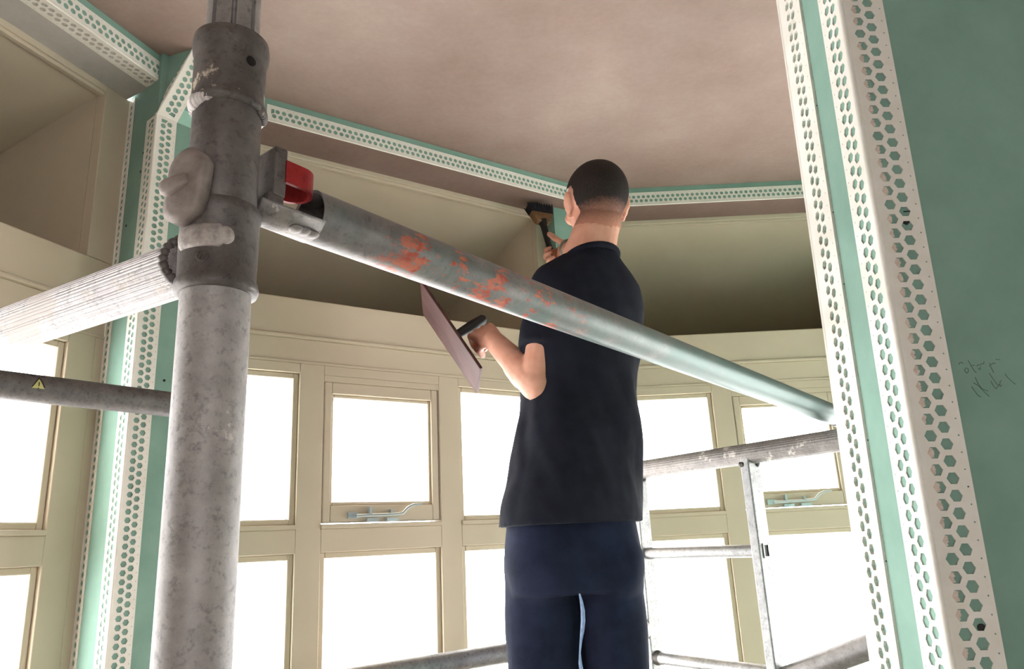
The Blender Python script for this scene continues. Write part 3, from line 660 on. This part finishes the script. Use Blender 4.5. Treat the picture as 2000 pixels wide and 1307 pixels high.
# sticker: small triangle bent round the tube
q = Vector((-0.866, 1.302, 0.311)); sn = (Vector((0, 0, 0.22)) - Vector((q.x, q.y, 0))).normalized(); sn = (sn - LDD * sn.dot(LDD)); sn.z -= 0.15; sn.normalize(); su = LDD.cross(sn).normalized(); su = su if su.z > 0 else -su
def onr(a, b, off=0.0258):
    th = b / 0.0254; return l0 + LDD * ((q - l0).dot(LDD) + a) + Vector((0, 0, .311)) + (sn * math.cos(th) + su * math.sin(th)) * off
tri = [(-.011, -.009), (.012, -.009), (.001, .012)]
def trimesh(s, off):
    P = [(x * s, (y + .002) * s) for x, y in tri]; mb = MB(); pts = []
    for i in range(6):
        for j in range(6 - i):
            u, v = i / 5, j / 5; a = [P[0][k] + (P[1][k] - P[0][k]) * u + (P[2][k] - P[0][k]) * v for k in (0, 1)]; pts.append((i, j, onr(a[0], a[1], off)))
    ix = {(i, j): k for k, (i, j, _) in enumerate(pts)}
    fs = [(ix[i, j], ix[i + 1, j], ix[i, j + 1]) for i in range(5) for j in range(5 - i)] + [(ix[i + 1, j], ix[i + 1, j + 1], ix[i, j + 1]) for i in range(5) for j in range(4 - i)]
    return mb.add([p for _, _, p in pts], fs)
stk = obj('warning_triangle', trimesh(1.18, .0256), 'black', lr)
obj('triangle_face', trimesh(0.86, .0259), 'sticker', stk)
ex_ = MB(); ex_.tube([onr(.0008, -.002, .0262), onr(.0008, .005, .0262)], .0009, 6); ex_.ell(onr(.0006, -.0055, .0262), (.0011,) * 3, n=8, m=6)
obj('exclamation_mark', ex_, 'black', stk)
for a in (-.012, .004):
    obj('label_scrap', MB().add([onr(a, .017, .0257), onr(a + .007, .0165, .0257), onr(a + .007, .0185, .0257), onr(a, .019, .0257)], [(0, 1, 2, 3)]), 'black', lr)
lw = thing('scaffold_ledger', 'low scaffold ledger crossing the windows left of the jeans', 'scaffold tube', (*hs.xy, -.27))
h1 = fpt(k2, -.243); hd = (h1 - Vector((*hs.xy, -.272))).normalized()
h0 = Vector((*hs.xy, -.272)) + hd * .03
obj('tube', MB().tube([h0, h1 - hd * .025], 0.0235, 32), M['steel'], lw)
mid_ = h0 + (h1 - h0) * 0.80
obj('end_sleeve', MB().tube([mid_, mid_ + hd * .01, h1 - hd * .03, h1 - hd * .022], [.0238, .0262, .0262, .023], 28), 'alu_light', lw)
ld = thing('scaffold_diagonal', 'slanted scaffold tube at the foot of the right partition', 'scaffold tube', fpt(k1, -.31))
obj('tube', MB().tube([fpt(k1 - .025, -.325), fpt(-.1, -.325) + Vector((0.03, -.045, .125)), Vector((.86, 1.3, -.08))], .0245, 32), 'brace', ld)

# working platform under the man
ZD = -0.825
dk_ = thing('scaffold_platform', 'plywood working platform the man stands on, below the frame', 'platform', (.1, 1.75, ZF))
for i in range(3): bevel(obj('plank', MB().box(-.42, .30, 1.45 + .2 * i, 1.64 + .2 * i, ZD - .035, ZD), 'plank', dk_), .003)
for x, y in ((-.38, 1.49), (.26, 1.49), (-.38, 2.0), (.26, 2.0)): obj('trestle_leg', MB().tube([(x, y, ZF), (x, y, ZD - .035)], .02, 16), 'steel', dk_)


# ------------------------------------------------------------------ the man
def remesh(mb, voxel, smooth=4, fac=0.5):
    me = bpy.data.meshes.new('tmp'); me.from_pydata([tuple(p) for p in mb.v], [], mb.f); me.update()
    bm = bmesh.new(); bm.from_mesh(me); bmesh.ops.remove_doubles(bm, verts=bm.verts, dist=1e-6); bmesh.ops.recalc_face_normals(bm, faces=bm.faces); bm.to_mesh(me); bm.free()
    o = bpy.data.objects.new('tmp', me); C.objects.link(o)
    r = o.modifiers.new('r', 'REMESH'); r.mode = 'VOXEL'; r.voxel_size = voxel
    if smooth: s_ = o.modifiers.new('s', 'SMOOTH'); s_.iterations = smooth; s_.factor = fac
    dg = bpy.context.evaluated_depsgraph_get(); ev = o.evaluated_get(dg); em = ev.to_mesh()
    out = MB(); out.v = [v.co.copy() for v in em.vertices]; out.f = [tuple(p.vertices) for p in em.polygons]; out.smooth = [True] * len(out.f)
    ev.to_mesh_clear(); bpy.data.objects.remove(o); return out

def skin_mat():
    t = NT('skin'); c = t.ramp(t.noise(22, 4), [(0.3, (196, 138, 116)), (0.7, (214, 160, 138))]); t.bump(t.noise(400, 3), 0.15, 0.0006)
    m = t.set(c, 0.5, 0, 0.4); t.b.inputs['Subsurface Weight'].default_value = 0.08; t.b.inputs['Subsurface Radius'].default_value = (0.01, 0.004, 0.002); return m
M['skin'] = skin_mat()
M['shirt'] = mottled('navy_cotton', (20, 21, 30), (27, 28, 38), 30, 0.9, bump=0.3, bscale=700, spec=0.15)
M['jeans'] = mottled('dark_denim', (22, 26, 42), (33, 38, 58), 14, 0.9, bump=0.4, bscale=600, spec=0.15)
M['denim_worn'] = mottled('worn_denim', (120, 140, 178), (150, 168, 200), 80, 0.9)
t = NT('cropped_hair'); hx = t.sep()
hc = t.ramp(t.noise(260, 4, 0.7), [(0.35, (22, 16, 14)), (0.65, (40, 30, 26))])
fade = t.ramp(t.math('ADD', hx[2], t.math('MULTIPLY', t.noise(160, 3), 0.03)), [(0.0, (0, 0, 0, 1)), (1.0, (1, 1, 1, 1))])
fd = t.n.new('ShaderNodeMapRange'); fd.inputs[1].default_value = 1.585; fd.inputs[2].default_value = 1.655
t.link(t.math('ADD', hx[2], t.math('MULTIPLY', t.noise(160, 3), 0.025)), fd.inputs[0])
crown = t.n.new('ShaderNodeMapRange'); crown.inputs[1].default_value = 1.755; crown.inputs[2].default_value = 1.79; crown.inputs[4].default_value = 0.35
t.link(hx[2], crown.inputs[0])
hc = t.mix(crown.outputs[0], hc, (120, 82, 66))
t.bump(t.noise(900, 3), 0.6, 0.001)
M['hair'] = t.set(t.mix(fd.outputs[0], (190, 132, 111), hc), 0.8, 0, 0.25)
M['rubber'] = mottled('boot_leather', (60, 46, 36), (84, 66, 52), 30, 0.7)

FY = Vector((-0.574, 0.819, 0)); LX = Vector((-0.819, -0.574, 0)); UP = Vector((0, 0, 1))
HIP = Vector((0.112, 1.735, 0.02)); CH = Vector((0.188, 1.735, 0.56)); NB = Vector((0.198, 1.738, 0.662))
SL = Vector((0.106, 1.680, 0.590)); EL = Vector((0.050, 1.652, 0.345)); WL = Vector((-0.048, 1.80, 0.494))
SR = Vector((0.284, 1.852, 0.618)); ER = Vector((0.262, 2.07, 0.735)); WR = Vector((0.196, 2.275, 0.930))
HL_ = Vector((0.035, 1.735, -0.02)); KL = Vector((0.025, 1.715, -0.41)); AL = Vector((0.012, 1.715, -0.76))
HR_ = Vector((0.185, 1.745, -0.02)); KR = Vector((0.19, 1.735, -0.41)); AR = Vector((0.20, 1.725, -0.76))
HC = Vector((0.236, 1.768, 0.838))
hyaw = math.radians(14)
hf = Vector((-math.sin(hyaw), math.cos(hyaw), 0)); hf = (hf + UP * 0.16).normalized()          # looking up a little
hr = hf.cross(UP).normalized(); hu = hr.cross(hf)
HM = Matrix((hr, hf, hu)).transposed()
def hp_(x, y, z): return HC + HM @ Vector((x, y, z))

def hand_mesh(mb, W, d, n, side, curls, thumb, k=1.0):
    """W wrist, d wrist-to-knuckles, n out of the palm, side towards the thumb; curls: one tuple of three bends per finger"""
    W = Vector(W); d = Vector(d).normalized(); side = Vector(side); side = (side - d * side.dot(d)).normalized(); n = d.cross(side) if d.cross(side).dot(Vector(n)) > 0 else side.cross(d)
    n = n.normalized()
    lens = [(0.042, 0.026, 0.021), (0.046, 0.029, 0.022), (0.042, 0.027, 0.021), (0.034, 0.020, 0.018)]
    offs = [0.029, 0.0095, -0.0105, -0.029]; kl = [0.086, 0.090, 0.085, 0.076]
    info = {}
    for i in range(4):
        b = W + side * offs[i] * 0.55 * k + d * 0.012 * k
        kn = W + d * kl[i] * k + side * offs[i] * k - n * 0.004 * k
        mb.cone(b, kn, 0.014 * k, 0.0105 * k, 12)
        p = kn; a = 0; rad = [0.0098, 0.0088, 0.0080, 0.0070] if i < 3 else [0.0086, 0.0076, 0.0070, 0.0062]
        for j in range(3):
            a += math.radians(curls[i][j]); dd = d * math.cos(a) + n * math.sin(a)
            q = p + dd * lens[i][j] * k; mb.cone(p, q, rad[j] * k, rad[j + 1] * k, 12); p = q
        info[i] = p
    mb.ell(W + d * 0.042 * k + n * 0.004 * k, (0.001, 0.001, 0.001))
    R_ = Matrix((d, side, n)).transposed(); mb.ell(W + d * 0.045 * k, (0.046 * k, 0.036 * k, 0.014 * k), R_)
    tb = W + d * 0.022 * k + side * 0.026 * k + n * 0.006 * k; p = tb
    mb.cone(W + d * 0.01 * k + side * .01 * k, tb, 0.014 * k, 0.0125 * k, 12)
    for (vd, vs_, vn, L) in thumb:
        q = p + (d * vd + side * vs_ + n * vn).normalized() * L * k; mb.cone(p, q, 0.0115 * k, 0.0095 * k, 12); p = q
    return info

body = MB()
# head
I3 = HM
body.ell(hp_(0, -0.004, 0.024), (0.0745, 0.096, 0.084), I3, 32, 20)
body.ell(hp_(0, 0.012, -0.015), (0.068, 0.082, 0.075), I3, 28, 16)
body.ell(hp_(0, 0.034, -0.062), (0.054, 0.058, 0.050), I3, 24, 14)
body.ell(hp_(0, 0.070, -0.086), (0.028, 0.024, 0.022), I3)                  # chin
for s_ in (-1, 1):
    body.ell(hp_(s_ * 0.040, 0.070, -0.022), (0.024, 0.020, 0.020), I3)       # cheek
    body.ell(hp_(s_ * 0.028, 0.088, 0.016), (0.024, 0.012, 0.008), I3)        # brow
    # ear: rim, lobe and back, leaning out from the skull
    Re = HM @ Matrix.Rotation(s_ * math.radians(-24), 3, 'Z') @ Matrix.Rotation(math.radians(-10), 3, 'X')
    body.ell(hp_(s_ * 0.0785, -0.004, -0.004), (0.0075, 0.0165, 0.027), Re, 20, 14)
    body.ell(hp_(s_ * 0.083, -0.011, 0.006), (0.006, 0.0125, 0.020), Re)
    body.ell(hp_(s_ * 0.074, 0.004, -0.032), (0.0065, 0.009, 0.011), Re)
body.cone(hp_(0, 0.092, 0.006), hp_(0, 0.112, -0.026), 0.008, 0.012)        # nose
body.ell(hp_(-0.011, 0.104, -0.030), (0.007, 0.008, 0.006), I3); body.ell(hp_(0.011, 0.104, -0.030), (0.007, 0.008, 0.006), I3)
body.ell(hp_(0, 0.090, -0.053), (0.024, 0.008, 0.005), I3); body.ell(hp_(0, 0.089, -0.063), (0.021, 0.008, 0.006), I3)
# neck and trapezius
body.cone(hp_(0, -0.018, -0.050), NB + Vector((-.004, -.004, .01)), 0.056, 0.062, 24)
body.cone(hp_(0, -0.034, -0.060), NB - UP * .015 - FY * 0.012, 0.046, 0.054, 20)
body.cone(NB - UP * .03, SL + Vector((.02, .02, -.005)), 0.046, 0.038); body.cone(NB - UP * .03, SR + Vector((-.02, -.02, -.01)), 0.046, 0.038)
# trunk (under the clothes)
def ring(c, hw, hd, z=None, n=36, sq=2.3, lx=LX, fy=FY):
    o = []
    for i in range(n):
        t = 2 * PI * i / n; cx, sx = math.cos(t), math.sin(t)
        o.append(Vector(c) + lx * hw * math.copysign(abs(cx) ** (2 / sq), cx) + fy * hd * math.copysign(abs(sx) ** (2 / sq), sx))
    return o
def spine(z): k = (z - HIP.z) / (NB.z - HIP.z); q = HIP + (NB - HIP) * k; q.z = z; return q
body.loft([ring(spine(z), a, b) for z, a, b in ((-0.03, .12, .09), (.1, .125, .088), (.3, .125, .09), (.5, .135, .095), (.62, .12, .075))])
# arms
body.cone(SL, EL, 0.046, 0.037); body.cone(EL, WL, 0.040, 0.026); body.cone(EL + (WL - EL) * .22, EL + (WL - EL) * .42, 0.041, 0.037)
body.cone(SR, ER, 0.046, 0.037); body.cone(ER, WR, 0.040, 0.026); body.cone(ER + (WR - ER) * .22, ER + (WR - ER) * .42, 0.041, 0.037)
# legs
for h, k_, a_ in ((HL_, KL, AL), (HR_, KR, AR)):
    body.cone(h, k_, 0.066, 0.048); body.cone(k_, a_, 0.048, 0.032); body.cone(a_, a_ + FY * .12 + UP * -.03, 0.03, 0.026)
# left hand closes round the handle of the hawk
e1 = Vector((0.52, 0.0, -0.853)).normalized(); e2 = Vector((-0.22, 0.92, 0.16)); e2 = (e2 - e1 * e2.dot(e1)).normalized(); hn = e1.cross(e2); hn = hn if hn.x > 0 else -hn
HK = Vector((-0.164, 1.905, 0.532))
hax = hn
WLd = (HK + hn * 0.055 - WL); WLd = (WLd - hax * WLd.dot(hax)).normalized()
hand_mesh(body, WL, WLd, UP * -1 + FY * .3, -hax, [(62, 88, 58), (64, 90, 60), (66, 90, 62), (70, 88, 60)], [(.75, .15, .55, .034), (.5, -.1, .85, .030)], 0.98)
# right hand closes round the brush handle
bh0 = Vector((0.150, 2.365, 0.925)); bh1 = Vector((0.128, 2.405, 1.075)); bax = (bh1 - bh0).normalized()
WRd = Vector((-0.30, 0.86, 0.32)); WRd = (WRd - bax * WRd.dot(bax) * 0.7).normalized()
hand_mesh(body, WR, WRd, Vector((-1, -0.3, 0)), bax, [(60, 92, 60), (66, 92, 60), (68, 92, 60), (70, 90, 60)], [(.55, .75, .45, .036), (.45, .75, .4, .030)], 0.98)
bm_ = remesh(body, 0.0034, 5)
man = obj('person', bm_, 'skin', None, origin=(0.11, 1.73, ZD))
tag(man, 'man seen from behind in navy t-shirt and dark jeans brushing the corner soffit', 'person')
# eyes
for s_ in (-1, 1):
    obj('eye', MB().ell(hp_(s_ * 0.030, 0.080, 0.000), (0.0125,) * 3, n=16, m=10), NT('eye_white').set((226, 222, 216), 0.3), man)
    obj('iris', MB().ell(hp_(s_ * 0.030, 0.0885, 0.001), (0.0055, 0.0048, 0.0055), HM, 14, 8), NT('iris').set((52, 40, 30), 0.3), man)
# cropped hair: the scalp lifted off the skull inside a hairline round the ears and down the nape
hair = MB(); im = HM.inverted(); me_ = man.data; hmap = {}
from mathutils import noise as mn
def scalp(q):
    x, y, z = q
    if z < -0.10 or Vector(q).length > 0.16: return False
    if abs(x) > 0.0715 and abs(y + 0.006) < 0.032 and z < 0.036: return False
    if y > 0.055: return z > 0.072
    if y > 0.02: return z > 0.034 + (y - 0.02) * 0.9
    if y > -0.032: return z > 0.026
    return z > -0.074 - 0.010 * (1 - min(1, abs(x) / 0.05)) + 0.004 * mn.noise(Vector(q) * 120)
for f in me_.polygons:
    if not scalp(tuple(im @ (man.matrix_world @ f.center - HC))): continue
    ids = []
    for v in f.vertices:
        if v not in hmap:
            co = man.matrix_world @ me_.vertices[v].co; nn_ = me_.vertices[v].normal; hmap[v] = len(hair.v)
            q = im @ (co - HC); hair.v.append(co + nn_ * (0.0012 + 0.0035 * min(1, max(0, (q.z + 0.06) / 0.08))))
        ids.append(hmap[v])
    hair.f.append(tuple(ids)); hair.smooth.append(True)
obj('hair', hair, 'hair', man)

# t-shirt
sh = MB()
sh.loft([ring(spine(z) - FY * o_, a, b, sq=2.4) for z, a, b, o_ in ((0.035, .172, .136, 0), (.16, .156, .120, 0), (.33, .146, .110, 0), (.47, .150, .112, .004), (.54, .150, .108, .006), (.595, .138, .094, .008), (.630, .108, .080, .010), (.658, .076, .068, .012), (.678, .064, .062, .010))])
def sleeve(S, E_, k, r0, r1):
    d = (E_ - S).normalized(); e_ = S + (E_ - S) * k
    sh.ell(S, (r0, r0, r0)); sh.tube([S - d * .01, S + (e_ - S) * .5, e_], [r0, (r0 + r1) / 2, r1], 28)
sleeve(SL, EL, 0.66, 0.056, 0.056); sleeve(SR, ER, 0.80, 0.055, 0.056)
sh.cone(NB + LX * .05 - UP * .035, SL + UP * .004, 0.056, 0.052); sh.cone(NB - LX * .05 - UP * .035, SR + UP * .0, 0.056, 0.052)
shm = remesh(sh, 0.006, 6)
for p in shm.v:                                   # soft folds, deeper towards the waist and under the arm
    q = Vector((p.x * 9 + p.z * 5, p.y * 9, p.z * 3.2)); f_ = mn.noise(q); g_ = mn.noise(Vector((p.x * 26 + p.z * 10, p.y * 26, p.z * 6)))
    c = spine(p.z); r_ = Vector((p.x - c.x, p.y - c.y, 0)).normalized(); p += r_ * (f_ * 0.012 + g_ * 0.004) * min(1, max(0.15, (0.70 - p.z) * 3))
obj('t_shirt', shm, 'shirt', man)
cb = MB(); nr = []
for i in range(33):
    t = 2 * PI * i / 32; c = NB + UP * 0.008 - FY * 0.012 + LX * 0.067 * math.cos(t) + FY * 0.064 * math.sin(t) + UP * (-0.014 * math.sin(t)); nr.append(c)
cb.tube(nr, 0.0085, 12, cap=False); obj('neckband', cb, 'shirt', man)

# jeans
jn = MB()
LX2 = Vector((-0.97, -0.2, 0)).normalized(); FY2 = Vector((-0.2, 0.97, 0)).normalized()
jn.loft([ring(HIP + Vector((0, 0, z - HIP.z)), a, b, sq=2.6, lx=LX2, fy=FY2) for z, a, b in ((.10, .135, .100), (.04, .146, .108), (-.05, .156, .120), (-.11, .150, .116))])
for h, k_, a_ in ((HL_, KL, AL), (HR_, KR, AR)):
    jn.cone(h - UP * .06, k_ * .45 + h * .55, 0.078, 0.0775, 24); jn.cone(k_ * .45 + h * .55, k_, 0.0775, 0.064, 24); jn.cone(k_, a_ + UP * .03, 0.064, 0.055, 24)
    jn.ell(h - FY2 * .045 - UP * .035, (.072, .075, .085))
jm = remesh(jn, 0.007, 6)
for p in jm.v:
    g_ = mn.noise(Vector((p.x * 18, p.y * 18, p.z * 9))); p += Vector((g_, -abs(g_) * .6, 0)) * 0.004
obj('jeans', jm, 'jeans', man)
sm = MB(); P = []
for i in range(15):
    z = -0.10 - i * 0.020; x = 0.112 + 0.006 * math.sin(i * .7); y = 1.735 - 0.118 + (0.03 * max(0, -z - .06) / .3 if z < -.06 else 0); P.append(Vector((x, y, z)))
sm.tube(P, [.0012 + .0035 * abs(math.sin(i * .55)) for i in range(15)], 8); obj('seam', sm, 'denim_worn', man)['label'] = 'faded pale seam'
for a_ in (AL, AR):
    bt = MB(); q = Vector((a_.x, a_.y, ZD + .001))
    bt.loft([ring(q + UP * z + FY2 * o_, w_, l_, sq=2.6, lx=LX2, fy=FY2) for z, w_, l_, o_ in ((0, .046, .14, .05), (.03, .048, .142, .05), (.055, .046, .12, .035), (.09, .045, .07, 0), (.14, .046, .056, 0))])
    obj('boot', bt, 'rubber', man)
# wristwatch on the raised arm
wd = (WR - ER).normalized(); wc = WR - wd * 0.012; a1_ = wd.cross(UP).normalized(); a2_ = wd.cross(a1_)
obj('wristwatch', MB().tube([wc + (a1_ * math.cos(t) + a2_ * math.sin(t)) * 0.0285 for t in [2 * PI * i / 24 for i in range(25)]], 0.004, 8, cap=False), NT('watch_strap').set((112, 116, 104), 0.4, 0.6), man)

# ------------------------------------------------------------------ his tools
bd = bax; bs = Vector((0.9, 0.44, 0)); bs = (bs - bd * bs.dot(bd)).normalized(); bt_ = bd.cross(bs)
brs = thing('paint_brush', 'wide plasterer brush with black bristles held against the soffit', 'brush', bh0)
def slab(c0, c1, w0, w1, t0, t1):
    P = []
    for c, w_, t_ in ((c0, w0, t0), (c1, w1, t1)): P += [c + bs * a * w_ + bt_ * b * t_ for a, b in ((-1, -1), (1, -1), (1, 1), (-1, 1))]
    return MB().add(P, [(3, 2, 1, 0), (4, 5, 6, 7), (0, 1, 5, 4), (1, 2, 6, 5), (2, 3, 7, 6), (3, 0, 4, 7)])
obj('handle', MB().tube([bh0 - bd * .02, bh0, bh0 + bd * .06, bh1 - bd * .01, bh1 + bd * .01], [.009, .0125, .0105, .012, .018], 16), M['black'], brs)
bevel(obj('stock', slab(bh1, bh1 + bd * .042, .026, .042, .012, .015), mottled('brush_wood', (92, 66, 44), (116, 86, 60), 40, 0.6), brs), .004)
brt = MB(); B0 = bh1 + bd * .042
for i in range(26):
    for j in range(5):
        a = -1 + 2 * i / 25; b = -1 + 2 * j / 4
        q0 = B0 + bs * a * .040 + bt_ * b * .012; q1 = B0 + bd * (.036 + random.uniform(-.004, .004)) + bs * (a * .046 + random.uniform(-.002, .002)) + bt_ * (b * .018 + random.uniform(-.002, .002))
        brt.tube([q0, (q0 + q1) / 2, q1], [.0030, .0030, .0018], 5)
obj('bristles', brt, mottled('dark_bristle', (22, 20, 24), (38, 34, 38), 90, 0.9), brs)
hk = thing('plaster_hawk', 'maroon plaster hawk board tilted on edge in the left hand', 'hawk', HK)
def hq(a, b, c): return HK + e1 * a + e2 * b + hn * c
R_ = 0.14
bevel(obj('board', MB().add([hq(a, b, c) for c in (-.004, .004) for a, b in ((-R_, -.12), (R_, -.12), (R_, .12), (-R_, .12))], [(3, 2, 1, 0), (4, 5, 6, 7), (0, 1, 5, 4), (1, 2, 6, 5), (2, 3, 7, 6), (3, 0, 4, 7)]), mottled('maroon_board', (60, 34, 32), (80, 48, 44), 14, 0.7), hk), .002)
obj('ferrule', MB().tube([hq(0, 0, .004), hq(0, 0, .008), hq(0, 0, .016)], [.026, .024, .018], 20), 'steel', hk)
obj('handle', MB().tube([hq(0, 0, .016), hq(0, 0, .03), hq(0, 0, .07), hq(0, 0, .105), hq(0, 0, .112)], [.0135, .0125, .0150, .0135, .007], 18), M['black'], hk)
